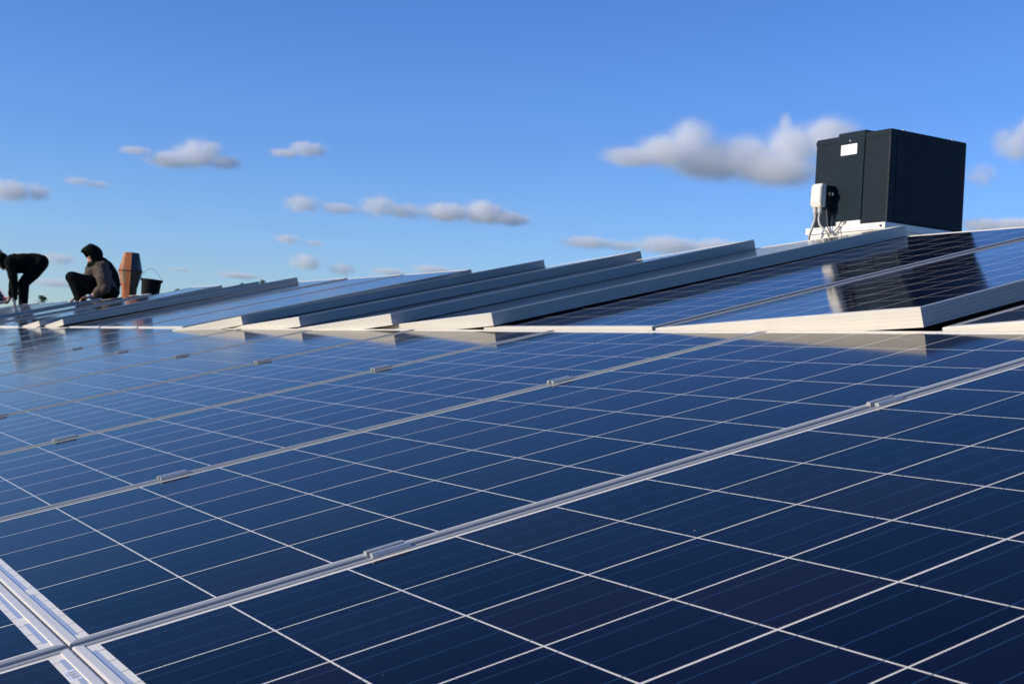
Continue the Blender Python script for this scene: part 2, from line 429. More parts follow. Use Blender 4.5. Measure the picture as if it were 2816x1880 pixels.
# ------------------------------------------------------------------ mid clamps on the seams
def make_clamp():
    t = thing('mid_clamp', 'x', 'clamp')
    L = .056
    prof = [(-.0142, .0004), (-.0142, .0034), (-.0126, .0056), (-.0070, .0056), (-.0052, .0046), (-.0052, -.024), (.0052, -.024), (.0052, .0046), (.0070, .0056),
            (.0126, .0056), (.0142, .0034), (.0142, .0004), (.0062, .0004), (.0062, -.026), (-.0062, -.026), (-.0062, .0004)]
    bm = bmesh.new(); a = [bm.verts.new((x, -L/2, z)) for x, z in prof]; b = [bm.verts.new((x, L/2, z)) for x, z in prof]
    n = len(prof)
    for i in range(n): bm.faces.new((a[i], a[(i+1) % n], b[(i+1) % n], b[i]))
    bm.faces.new(a); bm.faces.new(b[::-1])
    bm_obj('body', bm, ALU_RAIL, t)
    bm = bmesh.new(); bmesh.ops.create_cone(bm, cap_ends=True, segments=12, radius1=.0030, radius2=.0030, depth=.006, matrix=Matrix.Translation((0, 0, -.012)))
    bm_obj('bolt', bm, M_STEEL, t)
    return t
SLOPE = Matrix((Vector((1, 0, 0)), W(1, 0, 0), W(0, 0, 1))).transposed().to_4x4()
cp = make_clamp(); first = True
for j in range(0, -11, -1):
    for ui, uu in enumerate((.419, 1.337)):
        if j < -4 and ui == 0: continue
        if j == -10: continue
        m = Matrix.Translation(W(uu+rnd(.006), j*PITV, .0)) @ SLOPE @ Matrix.Rotation(rnd(.02), 4, 'Z')
        if first: o = cp; first = False; o.matrix_world = m
        else: o = copy_tree(cp, None, m)
        if ui == 0: lab = f'aluminium clamp on the {ORD[-j]} seam from the foreground, the lower left one of its seam'
        else: lab = f'aluminium clamp on the {ORD[-j]} seam from the foreground, the upper right one of its seam'
        o['label'] = lab; o['group'] = 'aluminium clamps on the panel seams'

# mounting rails under the modules
GR = 'mounting rails under the panels'
bm = bmesh.new(); box(bm, VX0+.4, 2.2, -.02, .02, -.045, -.0005, bev=.002)
rail0 = bm_obj('mounting_rail', bm, alu('rail_aluminium', (1, 0, 0), (.6, .6, .6)))
for i, (uu, lab) in enumerate(((.42, 'aluminium mounting rail under the lower clamps of the near row'), (1.34, 'aluminium mounting rail under the upper clamps of the near row'),
              (2.40, 'aluminium mounting rail under the lower part of the upper row'), (3.40, 'aluminium mounting rail under the top part of the upper row'),
              (-.60, 'aluminium mounting rail under the lowest row'))):
    o = rail0 if i == 0 else rail0.copy()
    if i: COL.objects.link(o)
    o.matrix_world = Matrix.Translation(W(uu, 0, -PT-.012)) @ SLOPE
    tag(o, lab, 'rail', GR)

# ------------------------------------------------------------------ roof fan box
P0 = W(4.652, -3.046, .474)              # top front corner
BW, BH = .525, .455
vt = thing('roof_fan', 'anthracite black square ventilation box on a white base, cream switch on its side', 'roof fan', matrix=Matrix.Translation(P0-Vector((0, 0, BH))))
bm = bmesh.new()
box(bm, -.512, 0, 0, BW, 0, BH, bev=.010)
# raised side skin seams: left post and top band
box(bm, -.512-.001, .0015, -.0018, .02, BH-.032, BH-.012, bev=.001)
box(bm, .0008, .0022, .045, BW-.02, .012, BH-.03, bev=.0005)
bm_obj('housing', bm, M_DARKBOX, vt)
bm = bmesh.new()
# centre service cover: bulges out and hooks over the lid
pr = [(-.001, .022), (-.006, .022), (-.006, BH-.018), (-.002, BH+.012), (.060, BH+.014), (.085, BH+.001), (-.003, BH-.01)]
xa, xb = -.352, -.168
A = [bm.verts.new((xa, y, z)) for y, z in pr]; B = [bm.verts.new((xb, y, z)) for y, z in pr]
for i in range(len(pr)): bm.faces.new((A[i], A[(i+1) % len(pr)], B[(i+1) % len(pr)], B[i]))
bm.faces.new(A); bm.faces.new(B[::-1])
bmesh.ops.bevel(bm, geom=bm.edges[:], offset=.0015, segments=1, affect='EDGES')
cov = bm_obj('cover', bm, M_BOXPANEL, vt)
bm = bmesh.new(); box(bm, -.326, -.216, -.0072, -.0058, BH-.102, BH-.050)
st = bm_obj('sticker', bm, M_STICKER, cov)
bm = bmesh.new()
for (xx, zz, w) in ((-.322, BH-.060, .045), (-.322, BH-.068, .06), (-.29, BH-.093, .03)): box(bm, xx, xx+w, -.0075, -.0073, zz, zz+.0022)
bm_obj('print', bm, M_STICKINK, cov)
bm = bmesh.new(); bmesh.ops.create_uvsphere(bm, u_segments=10, v_segments=6, radius=.0065, matrix=Matrix.Translation((-.262, -.007, BH-.034)))
bm_obj('screw', bm, M_STEEL, cov, True)
for (x, y) in ((-.018, .10), (-.018, .44)):
    bm = bmesh.new(); bmesh.ops.create_cone(bm, cap_ends=True, segments=10, radius1=.006, radius2=.004, depth=.008, matrix=Matrix.Translation((x, y, BH+.004)))
    bm_obj('screw', bm, M_STEEL, vt, True)
# white base: two stepped flanges and the riser tab behind the cover
bm = bmesh.new()
box(bm, -.535, .012, -.022, BW+.02, -.034, -.001, bev=.002)
box(bm, -.515, .006, -.014, BW+.012, -.062, -.0345, bev=.002)
box(bm, -.335, -.170, -.006, -.0006, -.0005, .0215, bev=.0008)
bm_obj('base', bm, M_WHITEMETAL, vt)
bm = bmesh.new()
box(bm, -.485, -.02, .02, BW-.03, -.26, -.063)
bm_obj('curb', bm, M_ROOF, vt)
bm = bmesh.new(); bmesh.ops.create_cone(bm, cap_ends=True, segments=12, radius1=.006, radius2=.006, depth=.006, matrix=Matrix.Translation((-.014, -.023, -.018)) @ Matrix.Rotation(R_(90), 4, 'X'))
bm_obj('bolt', bm, M_SWITCHD, vt)
# isolator switch
sw = [(-.095, .118), (-.104, .105), (-.106, .02), (-.100, .012), (-.070, .012), (-.070, .118)]
bm = bmesh.new(); z0 = .090; xa, xb = -.420, -.350
pr = [(0-.066, z0+.118), (-.096, z0+.118), (-.106, z0+.100), (-.108, z0+.018), (-.100, z0+.014), (-.100, z0), (-.066, z0)]
A = [bm.verts.new((xa, y, z)) for y, z in pr]; B = [bm.verts.new((xb, y, z)) for y, z in pr]
for i in range(len(pr)): bm.faces.new((A[i], A[(i+1) % len(pr)], B[(i+1) % len(pr)], B[i]))
bm.faces.new(A); bm.faces.new(B[::-1]); bmesh.ops.bevel(bm, geom=bm.edges[:], offset=.004, segments=2, affect='EDGES')
sq = bm_obj('switch_cover', bm, M_SWITCH, vt)
bm = bmesh.new(); box(bm, -.418, -.346, -.066, -.0062, z0-.002, z0+.112, bev=.003)
bm_obj('switch_box', bm, M_SWITCHD, vt)
bm = bmesh.new(); bmesh.ops.create_cone(bm, cap_ends=True, segments=16, radius1=.018, radius2=.016, depth=.018, matrix=Matrix.Translation((-.338, -.045, z0+.066)) @ Matrix.Rotation(R_(90), 4, 'Y'))
kn = bm_obj('knob', bm, M_SWITCHD, vt)
bm = bmesh.new(); box(bm, -.3295, -.326, -.050, -.040, z0+.060, z0+.073, bev=.001)
bm_obj('knob_mark', bm, M_SWITCH, kn)
for xg in (-.408, -.374):
    bm = bmesh.new(); bmesh.ops.create_cone(bm, cap_ends=True, segments=10, radius1=.011, radius2=.012, depth=.024, matrix=Matrix.Translation((xg, -.082, z0-.011)))
    bmesh.ops.create_cone(bm, cap_ends=True, segments=10, radius1=.008, radius2=.011, depth=.010, matrix=Matrix.Translation((xg, -.082, z0-.028)))
    bm_obj('cable_gland', bm, M_CABLE, vt)
bm = bmesh.new(); tube(bm, spline([(-.408, -.082, z0-.03), (-.408, -.082, z0-.06), (-.425, -.080, z0-.10), (-.455, -.07, z0-.15), (-.470, -.04, z0-.21), (-.47, -.02, z0-.30)]), .0065)
bm_obj('cable', bm, M_CABLE, vt, True)
bm = bmesh.new(); tube(bm, spline([(-.374, -.082, z0-.03), (-.377, -.083, z0-.055), (-.370, -.082, z0-.085), (-.352, -.075, z0-.108), (-.335, -.06, z0-.130), (-.34, -.03, z0-.17), (-.34, .0, z0-.21)]), .0055)
bm_obj('cable', bm, M_CABLE, vt, True)
bm = bmesh.new(); tube(bm, spline([(-.352, -.06, z0+.01), (-.35, -.055, z0-.045), (-.345, -.05, z0-.10), (-.325, -.045, z0-.125), (-.30, -.035, z0-.11), (-.285, -.02, z0-.075), (-.278, -.004, z0-.066)]), .0030)
tube(bm, spline([(-.345, -.045, z0-.105), (-.32, -.05, z0-.138), (-.295, -.04, z0-.13), (-.275, -.02, z0-.09), (-.265, -.008, z0-.07)]), .0028)
bm_obj('cable', bm, M_CABLED, vt, True)

# ------------------------------------------------------------------ local frames for things further off
def frame_at(px, py, depth):
    """basis of an upright local frame: x to the right across the line of sight, y away, z up"""
    d = FWD + RIGHT*((px-1408)/FPX) + DOWN*((py-940)/FPX)
    P = CAM + d*depth
    y = Vector((d.x, d.y, 0)).normalized(); x = y.cross(Vector((0, 0, 1)))
    return P, Matrix((x, y, Vector((0, 0, 1)))).transposed()
def roof_z(p):
    y = p.y
    zr = ridge.z; return zr-abs(y-ridge.y)*math.tan(TH)

# rusty chimney cowl
P, B3 = frame_at(354, 815, 17.6)
gz = roof_z(P)-P.z
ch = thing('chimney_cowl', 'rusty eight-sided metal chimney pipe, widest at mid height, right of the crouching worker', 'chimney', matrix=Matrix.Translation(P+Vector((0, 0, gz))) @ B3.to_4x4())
bm = bmesh.new(); ns = 8
s = 17.6/FPX
lev = [(gz*0-.02, .092), (.10-gz+0, .093), (.235-gz-.11, .098)]
H = -gz
lev = [(-.03, .093), (H+.02, .094), (H+.10, .098), (H+.335, .152), (H+.340, .150), (H+.570, .100), (H+.575, .100)]
rings = []
for z, r in lev:
    rings.append([bm.verts.new((r*math.cos(2*math.pi*(k+.5)/ns+.42), r*math.sin(2*math.pi*(k+.5)/ns+.42), z)) for k in range(ns)])
for z, r in ((H+.575, .094), (H+.36, .14)):
    rings.append([bm.verts.new((r*math.cos(2*math.pi*(k+.5)/ns+.42), r*math.sin(2*math.pi*(k+.5)/ns+.42), z)) for k in range(ns)])
for i in range(len(rings)-1):
    for k in range(ns): bm.faces.new((rings[i][k], rings[i][(k+1) % ns], rings[i+1][(k+1) % ns], rings[i+1][k])).material_index = (0 if math.cos(2*math.pi*(k+1)/ns+.42) < .1 else (1 if i in (4, 5) else 2)) if i < 6 else 2  # right-hand facets take the darker materials, painting in their shade
bm.faces.new(rings[-1]); bm.faces.new(rings[0][::-1])
bm_obj('cowl', bm, [M_RUST, simple('shaded_zinc_sheet', (.060, .068, .080), .6, .2, .3, 9, spec=.2), simple('shaded_brown_rust', (.085, .040, .022), .9, 0, .45, 11, spec=.1, col2=(.10, .085, .06))], ch)  # second zinc and brown rust are darkened to carry the right side's shade
bm = bmesh.new()
for z in (H+.337,):
    bmesh.ops.create_cone(bm, cap_ends=True, segments=8, radius1=.160, radius2=.160, depth=.010, matrix=Matrix.Translation((0, 0, z)) @ Matrix.Rotation(.42+math.pi/8, 4, 'Z'))
bm_obj('seam_ring', bm, simple('dark_rust', (.10, .045, .025), .9), ch)

# bucket
P, B3 = frame_at(411, 806, 16.4)
gz = roof_z(P)-P.z; H = -gz
bk = thing('bucket', 'black rubber bucket with a thin wire handle standing at the right of the rusty chimney', 'bucket', matrix=Matrix.Translation(P+Vector((0, 0, gz))) @ B3.to_4x4() @ Matrix.Rotation(R_(3), 4, 'Y'))
bm = bmesh.new(); rings = []
top = H+.170
for z, r in ((0, .096), (top-.012, .120), (top-.012, .126), (top, .126), (top, .118), (.02, .082)):
    rings.append([bm.verts.new((r*math.cos(2*math.pi*k/28), r*math.sin(2*math.pi*k/28), z)) for k in range(28)])
for i in range(len(rings)-1):
    for k in range(28): bm.faces.new((rings[i][k], rings[i][(k+1) % 28], rings[i+1][(k+1) % 28], rings[i+1][k]))
bm.faces.new(rings[0][::-1]); bm.faces.new(rings[-1])
bm_obj('shell', bm, M_BUCKET, bk)
for sx in (-1, 1):
    bm = bmesh.new(); box(bm, sx*.124-.008, sx*.124+.008, -.012, .012, top-.03, top+.008, bev=.003); bm_obj('lug', bm, M_BUCKET, bk)
bm = bmesh.new(); tube(bm, spline([(-.126, 0, top-.008), (-.105, .01, top+.07), (-.045, .015, top+.125), (.005, .015, top+.122), (.075, .01, top+.065), (.126, 0, top-.008)]), .0019, 6)
bm_obj('handle', bm, M_WIRE, bk, True)

# ------------------------------------------------------------------ people
def capsule(bm, a, b, ra, rb, seg=14):
    a, b = Vector(a), Vector(b); d = b-a; L = d.length
    if L < 1e-5: L = 1e-5; d = Vector((0, 0, 1e-5))
    q = d.to_track_quat('Z', 'Y').to_matrix().to_4x4()
    for p, r in ((a, ra), (b, rb)): bmesh.ops.create_uvsphere(bm, u_segments=seg, v_segments=9, radius=r, matrix=Matrix.Translation(p))
    bmesh.ops.create_cone(bm, cap_ends=True, segments=seg, radius1=ra, radius2=rb, depth=L, matrix=Matrix.Translation((a+b)/2) @ q)
def ellip(bm, c, r, rot=None):
    m = Matrix.Translation(c) @ (rot or Matrix()) @ Matrix.Diagonal((*r, 1))
    bmesh.ops.create_uvsphere(bm, u_segments=20, v_segments=12, radius=1, matrix=m)
def fuse(o, voxel, it=4):
    r = o.modifiers.new('fuse', 'REMESH'); r.mode = 'VOXEL'; r.voxel_size = voxel; r.use_smooth_shade = True
    s = o.modifiers.new('smooth', 'SMOOTH'); s.factor = .5; s.iterations = it
    return o
def chain(bm, pts):
    for (a, ra), (b, rb) in zip(pts[:-1], pts[1:]): capsule(bm, a, b, ra, rb)

class Fig:
    """reads sizes off the photograph at the figure's distance"""
    def __init__(s, ox, oy, scale, depth):
        s.P, s.B = frame_at(ox, oy, depth); s.k = depth/FPX/scale
    def set0(s, zx, zy): s.zx, s.zy = zx, zy
    def __call__(s, x, y, d=0.0):
        dx = (x-s.zx)*s.k; dz = (s.zy-y)*s.k
        return Vector((dx-.06*dz, d, dz+.06*dx))
def hand(bm, w, dirv, palm_n, side, curl=.9, sc=1.0):
    """palm at w, fingers along dirv, curling towards palm_n; thumb leaves towards side"""
    d = Vector(dirv).normalized(); n = Vector(palm_n).normalized(); s_ = d.cross(n).normalized()*side
    pc = w+d*.045*sc
    for t in (-.030, -.010, .010, .030): capsule(bm, w+s_*t*.6*sc, w+d*.085*sc+s_*t*sc, .014*sc, .012*sc, 8)
    for t, L in ((-.032, .062), (-.011, .075), (.011, .080), (.031, .070)):
        a = w+d*.088*sc+s_*t*sc; c1 = (d*math.cos(curl*.5)+n*math.sin(curl*.5)); b = a+c1*L*.45*sc
        c2 = (d*math.cos(curl*1.3)+n*math.sin(curl*1.3)); c = b+c2*L*.33*sc; c3 = (d*math.cos(curl*1.9)+n*math.sin(curl*1.9)); e = c+c3*L*.26*sc
        capsule(bm, a, b, .0095*sc, .009*sc, 8); capsule(bm, b, c, .009*sc, .0082*sc, 8); capsule(bm, c, e, .0082*sc, .0072*sc, 8)
    a = w+d*.03*sc+s_*.032*sc; b = a+(d*.6+s_*.8)*.035*sc; c = b+(d*.9+n*.5+s_*.1).normalized()*.030*sc
    capsule(bm, a, b, .012*sc, .0105*sc, 8); capsule(bm, b, c, .0105*sc, .0085*sc, 8)
def head(bm, c, R, f, upv):
    """c centre, R scale, f facing, upv crown direction"""
    f = Vector(f).normalized(); u = (Vector(upv)-f*Vector(upv).dot(f)).normalized(); s_ = f.cross(u)
    rot = Matrix((f, s_, u)).transposed().to_4x4()
    def at(a, b, cc): return c+f*a*R+s_*b*R+u*cc*R
    ellip(bm, at(-.05, 0, .12), (.098*R, .078*R, .098*R), rot)
    ellip(bm, at(.02, 0, -.045), (.070*R, .062*R, .085*R), rot)
    capsule(bm, at(.075, 0, -.03), at(.100, 0, -.055), .010*R, .016*R, 8)          # nose
    capsule(bm, at(.078, 0, .0), at(.090, 0, -.03), .009*R, .010*R, 8)
    capsule(bm, at(.066, -.022, .018), at(.066, -.045, .014), .013*R, .012*R, 8)   # brows
    capsule(bm, at(.066, .022, .018), at(.066, .045, .014), .013*R, .012*R, 8)
    capsule(bm, at(.075, -.018, -.090), at(.075, .018, -.090), .0085*R, .0085*R, 8)  # lips
    capsule(bm, at(.070, 0, -.118), at(.060, 0, -.125), .020*R, .022*R, 8)         # chin
    for q in (-1, 1): ellip(bm, at(-.02, .078*q, -.01), (.020*R, .009*R, .032*R), rot)
def hood(c, R, f, upv, parent, material, peak=.05, openness=.35, back=None):
    f = Vector(f).normalized(); u = (Vector(upv)-f*Vector(upv).dot(f)).normalized(); s_ = f.cross(u)
    bm = bmesh.new(); bmesh.ops.create_uvsphere(bm, u_segments=32, v_segments=20, radius=1)
    kill = []
    for v in bm.verts:
        x, y, z = v.co
        if z > 0: z = z*(1+.28*max(0, 1-abs(x+.1)*1.2)) 
        X = x*.135; Y = y*.118; Z = z*.135
        if x > .2: X = .2*.135+(x-.2)*.17+ (max(0, z)*peak)
        v.co = (X, Y, Z)
        if x > .62 and z < .62 and abs(y) < .75 and z > -1: kill.append(v)
    bmesh.ops.delete(bm, geom=kill, context='VERTS')
    rot = Matrix((f, s_, u)).transposed()
    for v in bm.verts: v.co = c+(rot @ (v.co*R))
    o = bm_obj('hood', bm, material, parent, True)
    sol = o.modifiers.new('thick', 'SOLIDIFY'); sol.thickness = .008; sol.offset = 0
    ss = o.modifiers.new('sub', 'SUBSURF'); ss.levels = 1; ss.render_levels = 1
    return o

# --- worker squatting with a hood up
F = Fig(259.3, 828.6, 7.84, 18.5); F.set0(700, 1400)
w1 = thing('person', 'person in black hood and brown-grey jacket squatting, both hands on a panel edge', 'person', matrix=Matrix.Translation(F.P) @ F.B.to_4x4())
gz = roof_z(F.P)-F.P.z
kn, kf = F(270, 905, -.13), F(225, 880, .15)
an, af = F(450, 1445, -.12), F(405, 1440, .13)
hn, hf = F(985, 1215, -.09), F(985, 1215, .09)
shn, shf = F(850, 680, -.19), F(800, 690, .19)
eln, elf = F(905, 1120, -.27), F(640, 1080, .26)
wrn, wrf = F(640, 1310, -.20), F(340, 1300, .18)
hc = F(680, 395)
face = Vector((-.86, -.22, -.46)); crown = Vector((-.42, 0, .9))
az = gz+.075
bm = bmesh.new()
head(bm, hc+Vector((-.018, 0, -.036)), .80, face, crown)
chain(bm, [(hc+Vector((.03, 0, -.05)), .058), (F(800, 640), .062)])
chain(bm, [(F(830, 720), .12), (F(890, 900), .125), (F(960, 1100), .13), (F(985, 1200), .13)])
for sh, el, wr in ((shn, eln, wrn), (shf, elf, wrf)): chain(bm, [(sh, .055), (el, .042), (wr, .028)])
for h_, k_, a_ in ((hn, kn, an), (hf, kf, af)):
    a2 = Vector((a_.x, a_.y, az)); chain(bm, [(h_, .085), (k_, .050), (a2, .034)]); chain(bm, [(a2, .034), (a2+Vector((-.14, 0, -.045)), .03)])
hand(bm, wrn+Vector((-.02, -.0, -.005)), (-.95, -.1, -.25), (-.1, -.3, -1), -1)
hand(bm, wrf+Vector((-.01, 0, -.01)), (-.75, -.2, -.65), (.3, -.2, -1), 1)
fuse(bm_obj('body', bm, M_SKIN, w1), .0065, 2)
bm = bmesh.new()
chain(bm, [(F(800, 640), .085), (F(840, 740), .135), (F(900, 900), .160), (F(955, 1060), .165), (F(980, 1180), .155)])
for q in (-1, 1):
    chain(bm, [(F(830, 690, .07*q), .105), (F(880, 860, .09*q), .13), (F(960, 1110, .08*q), .13)])
chain(bm, [(F(655, 740), .098), (F(645, 850), .105), (F(760, 940), .11)])
chain(bm, [(shn, .092), (F(885, 900, -.25), .090), (eln, .084), (F(770, 1225, -.235), .068), (wrn+Vector((.03, 0, .008)), .050)])
chain(bm, [(shf, .078), (elf, .064), (wrf+Vector((.03, 0, .02)), .045)])
jk = fuse(bm_obj('jacket', bm, M_JACKET, w1), .010, 6)
jt = bpy.data.textures.new('folds', 'CLOUDS'); jt.noise_scale = .09
dm = jk.modifiers.new('folds', 'DISPLACE'); dm.texture = jt; dm.strength = .05; dm.mid_level = .5
bm = bmesh.new()     # dark yoke over the shoulders; down the back it paints in the shade
chain(bm, [(F(810, 630), .098), (F(900, 700), .135), (F(985, 850), .142), (F(1035, 1020), .135), (F(1040, 1200), .118)])
for q in (-1, 1): chain(bm, [(F(800, 640, .05*q), .100), (F(880, 690, .13*q), .09)])
chain(bm, [(F(640, 650), .070), (F(720, 620), .08)])
fuse(bm_obj('yoke', bm, M_JACKETB, w1), .010, 6)
bm = bmesh.new()
for h_, k_, a_ in ((hn, kn, an), (hf, kf, af)):
    a2 = Vector((a_.x, a_.y, az+.03)); chain(bm, [(h_, .135), ((h_+k_)/2, .122), (k_, .084)]); chain(bm, [(k_, .076), ((k_*2+a2)/3+Vector((.012, 0, 0)), .078), (a2, .060)])
chain(bm, [(F(1000, 1215, -.05), .135), (F(1000, 1215, .05), .135)])
fuse(bm_obj('trousers', bm, M_TROUS, w1), .010, 5)
for a_ in (an, af):
    bm = bmesh.new(); a2 = Vector((a_.x, a_.y, gz+.055))
    chain(bm, [(a2+Vector((.06, 0, -.005)), .045), (a2+Vector((-.06, 0, -.005)), .042), (a2+Vector((-.15, 0, -.015)), .036)]); chain(bm, [(a2, .045), (a2+Vector((0, 0, .06)), .046)])
    fuse(bm_obj('boot', bm, M_BOOT, w1), .008, 3)
hood(hc+Vector((.000, 0, -.002)), .93, face, crown, w1, M_JACKETB, peak=.06)
bm = bmesh.new(); chain(bm, [(hc+Vector((.055, 0, -.06)), .085), (F(800, 600), .105), (F(860, 600), .10)]); fuse(bm_obj('collar', bm, M_JACKETB, w1), .01, 5)
bm = bmesh.new(); capsule(bm, wrn+Vector((.045, .0, .010)), wrn+Vector((.0, 0, -.002)), .043, .037); fuse(bm_obj('cuff', bm, M_BLUEG, w1), .006, 2)
# hammer in the belt
bm = bmesh.new(); capsule(bm, F(1180, 1020, -.02), F(1255, 1030, -.02), .014, .014); capsule(bm, F(1255, 1030, -.02), F(1315, 1110, -.02), .012, .010)
t = bm_obj('belt_tool', bm, M_SWITCHD, w1)

# --- worker bending over with straight legs
F = Fig(54.8, 833.4, 7.843, 22.3); F.set0(430, 1360)
w2 = thing('person', 'person in black clothes bending over with straight legs and hanging arms at the far left', 'person', matrix=Matrix.Translation(F.P) @ F.B.to_4x4())
gz = roof_z(F.P)-F.P.z; az = gz+.08
hc = F(35, 470)
face = Vector((-.62, -.15, -.77)); crown = Vector((-.75, 0, .5))
shn, shf = F(235, 510, -.17), F(215, 500, .17)
eln, elf = F(300, 870, -.19), F(290, 840, .22)
wrn, wrf = F(325, 1250, -.20), F(240, 1190, .24)
hn, hf = F(850, 480, -.09), F(850, 480, .09)
kn, kf = F(505, 930, -.09), F(500, 920, .10)
bm = bmesh.new()
head(bm, hc, 1.0, face, crown)
chain(bm, [(hc+Vector((.06, 0, .0)), .058), (F(190, 480), .062)])
chain(bm, [(F(260, 470), .12), (F(450, 450), .12), (F(650, 450), .115), (F(820, 470), .13)])
for sh, el, wr in ((shn, eln, wrn), (shf, elf, wrf)): chain(bm, [(sh, .055), (el, .042), (wr, .028)])
for h_, k_, y_ in ((hn, kn, -.09), (hf, kf, .10)):
    a2 = Vector((F(505, 1300).x, y_, az)); chain(bm, [(h_, .085), (k_, .055), (a2, .040)]); chain(bm, [(a2, .04), (a2+Vector((-.14, 0, -.045)), .03)])
hand(bm, wrn, (-.05, -.15, -1), (.8, -.6, 0), 1, .7)
hand(bm, wrf, (-.25, -.25, -1), (-.8, .2, -.2), -1, .7)
fuse(bm_obj('body', bm, M_SKIN, w2), .0065, 2)
bm = bmesh.new()
chain(bm, [(F(190, 480), .10), (F(280, 480), .135), (F(450, 455), .130), (F(640, 430), .118), (F(790, 430), .120)])
for q in (-1, 1): chain(bm, [(F(240, 490, .10*q), .105), (F(450, 470, .09*q), .12), (F(760, 440, .06*q), .11)])
chain(bm, [(F(350, 620), .09), (F(560, 600), .085)])
chain(bm, [(shn, .095), (F(270, 700, -.19), .080), (eln, .070), (F(320, 1060, -.2), .060), (wrn, .046)])
chain(bm, [(shf, .085), (elf, .062), (wrf, .044)])
jk = fuse(bm_obj('jacket', bm, M_JACKETB, w2), .010, 6)
dm = jk.modifiers.new('folds', 'DISPLACE'); dm.texture = jt; dm.strength = .03
bm = bmesh.new()
for h_, k_, y_ in ((hn, kn, -.09), (hf, kf, .10)):
    a2 = Vector((F(505, 1300).x, y_, az+.02)); chain(bm, [(h_, .132), ((h_+k_)/2+Vector((.01, 0, 0)), .122), (k_, .092), ((k_+a2)/2, .082), (a2, .070)])
chain(bm, [(F(860, 460, -.06), .118), (F(860, 460, .06), .118)])
fuse(bm_obj('trousers', bm, M_TROUS, w2), .010, 5)
for y_ in (-.09, .10):
    bm = bmesh.new(); a2 = Vector((F(505, 1300).x, y_, gz+.055))
    chain(bm, [(a2+Vector((.06, 0, -.005)), .045), (a2+Vector((-.06, 0, -.005)), .042), (a2+Vector((-.15, 0, -.015)), .036)]); chain(bm, [(a2, .045), (a2+Vector((0, 0, .06)), .046)])
    fuse(bm_obj('boot', bm, M_BOOT, w2), .008, 3)
bm = bmesh.new(); ellip(bm, hc+Vector((.005, 0, .035)), (.125, .105, .115)); ellip(bm, hc+Vector((.05, 0, -.02)), (.09, .10, .10)); fuse(bm_obj('cap', bm, M_JACKETB, w2), .008, 4)
bm = bmesh.new(); capsule(bm, wrf+Vector((0, 0, .02)), wrf+Vector((-.005, 0, -.03)), .040, .036); fuse(bm_obj('cuff', bm, M_WHITEG, w2), .006, 2)
bm = bmesh.new(); capsule(bm, wrf+Vector((-.07, .05, -.05)), wrf+Vector((-.09, .05, -.055)), .020, .018)
bm_obj('tool_grip', bm, M_RED, w2, True)
# pale cloth pad at the panel top next to the near hand
bm = bmesh.new(); chain(bm, [(wrn+Vector((-.025, -.02, -.035)), .022), (wrn+Vector((-.005, -.03, -.11)), .024)])
fuse(bm_obj('glove', bm, M_WHITEG, w2), .006, 2)

# ------------------------------------------------------------------ trees beyond the building
def tree(px, py, dist, spread, seed, label, conifer=False):
    rg = random.Random(seed)
    d = FWD + RIGHT*((px-1408)/FPX) + DOWN*((py-940)/FPX)
    top = CAM+d*dist; H = top.z-GZ
    t = thing('tree', label, 'tree', 'trees showing their tips above the roof', Matrix.Translation((top.x, top.y, GZ)))
    bm = bmesh.new(); tube(bm, [(0, 0, 0), (.1, .05, H*.3), (-.05, .1, H*.65), (0, 0, H*.96)], [H*.022, H*.017, H*.010, .02], 8)
    for k in range(14):
        a = rg.uniform(0, 6.28); z = H*rg.uniform(.3, .85); L = spread*(1.1-z/H)*.9
        tube(bm, [(0, 0, z), (math.cos(a)*L*.5, math.sin(a)*L*.5, z+L*.35), (math.cos(a)*L, math.sin(a)*L, z+L*.6)], [.07, .04, .015], 5)
    bm_obj('trunk', bm, M_BARK, t, True)
    bm = bmesh.new()
    cl = []
    for k in range(46):
        f = rg.random(); z = H*(.28+.70*f); rad = spread*(1-f*.86)*math.sqrt(rg.random()); a = rg.uniform(0, 6.28)
        cl.append((Vector((rad*math.cos(a), rad*math.sin(a), z)), spread*rg.uniform(.16, .34)*(1.15-f*.75)))
    for k in range(5): cl.append((Vector((rg.uniform(-.25, .25), rg.uniform(-.25, .25), H*.985-k*.35)), .22+.07*k))
    for c, r in cl:
        for q in range(70):
            p = c+Vector((rg.gauss(0, .5), rg.gauss(0, .5), rg.gauss(0, .45)))*r
            if p.z > H: p.z = H-rg.random()*.2
            s_ = rg.uniform(.05, .11); a = Vector((rg.uniform(-1, 1), rg.uniform(-1, 1), rg.uniform(-1, 1))).normalized(); b = a.cross(Vector((rg.uniform(-1, 1), .3, rg.uniform(-1, 1)))).normalized()
            bm.faces.new([bm.verts.new(p+a*s_), bm.verts.new(p+b*s_*.6), bm.verts.new(p-a*s_), bm.verts.new(p-b*s_*.6)])
    me = bpy.data.meshes.new('crown'); bm.to_mesh(me); bm.free(); me.materials.append(M_LEAF)
    o = bpy.data.objects.new('crown', me); link(o, t)
tree(115, 812, 120, 1.9, 1, 'pointed dark tree tip between the two workers')
tree(665, 778, 120, 2.6, 2, 'dark leafy tree tip behind the raised panel, left one of the pair of tips')
tree(728, 769, 118, 2.4, 3, 'dark leafy tree tip just left of a raised panel corner, right one of the pair')
tree(489, 794, 125, 1.6, 4, 'tiny dark tree tip just right of the black bucket')

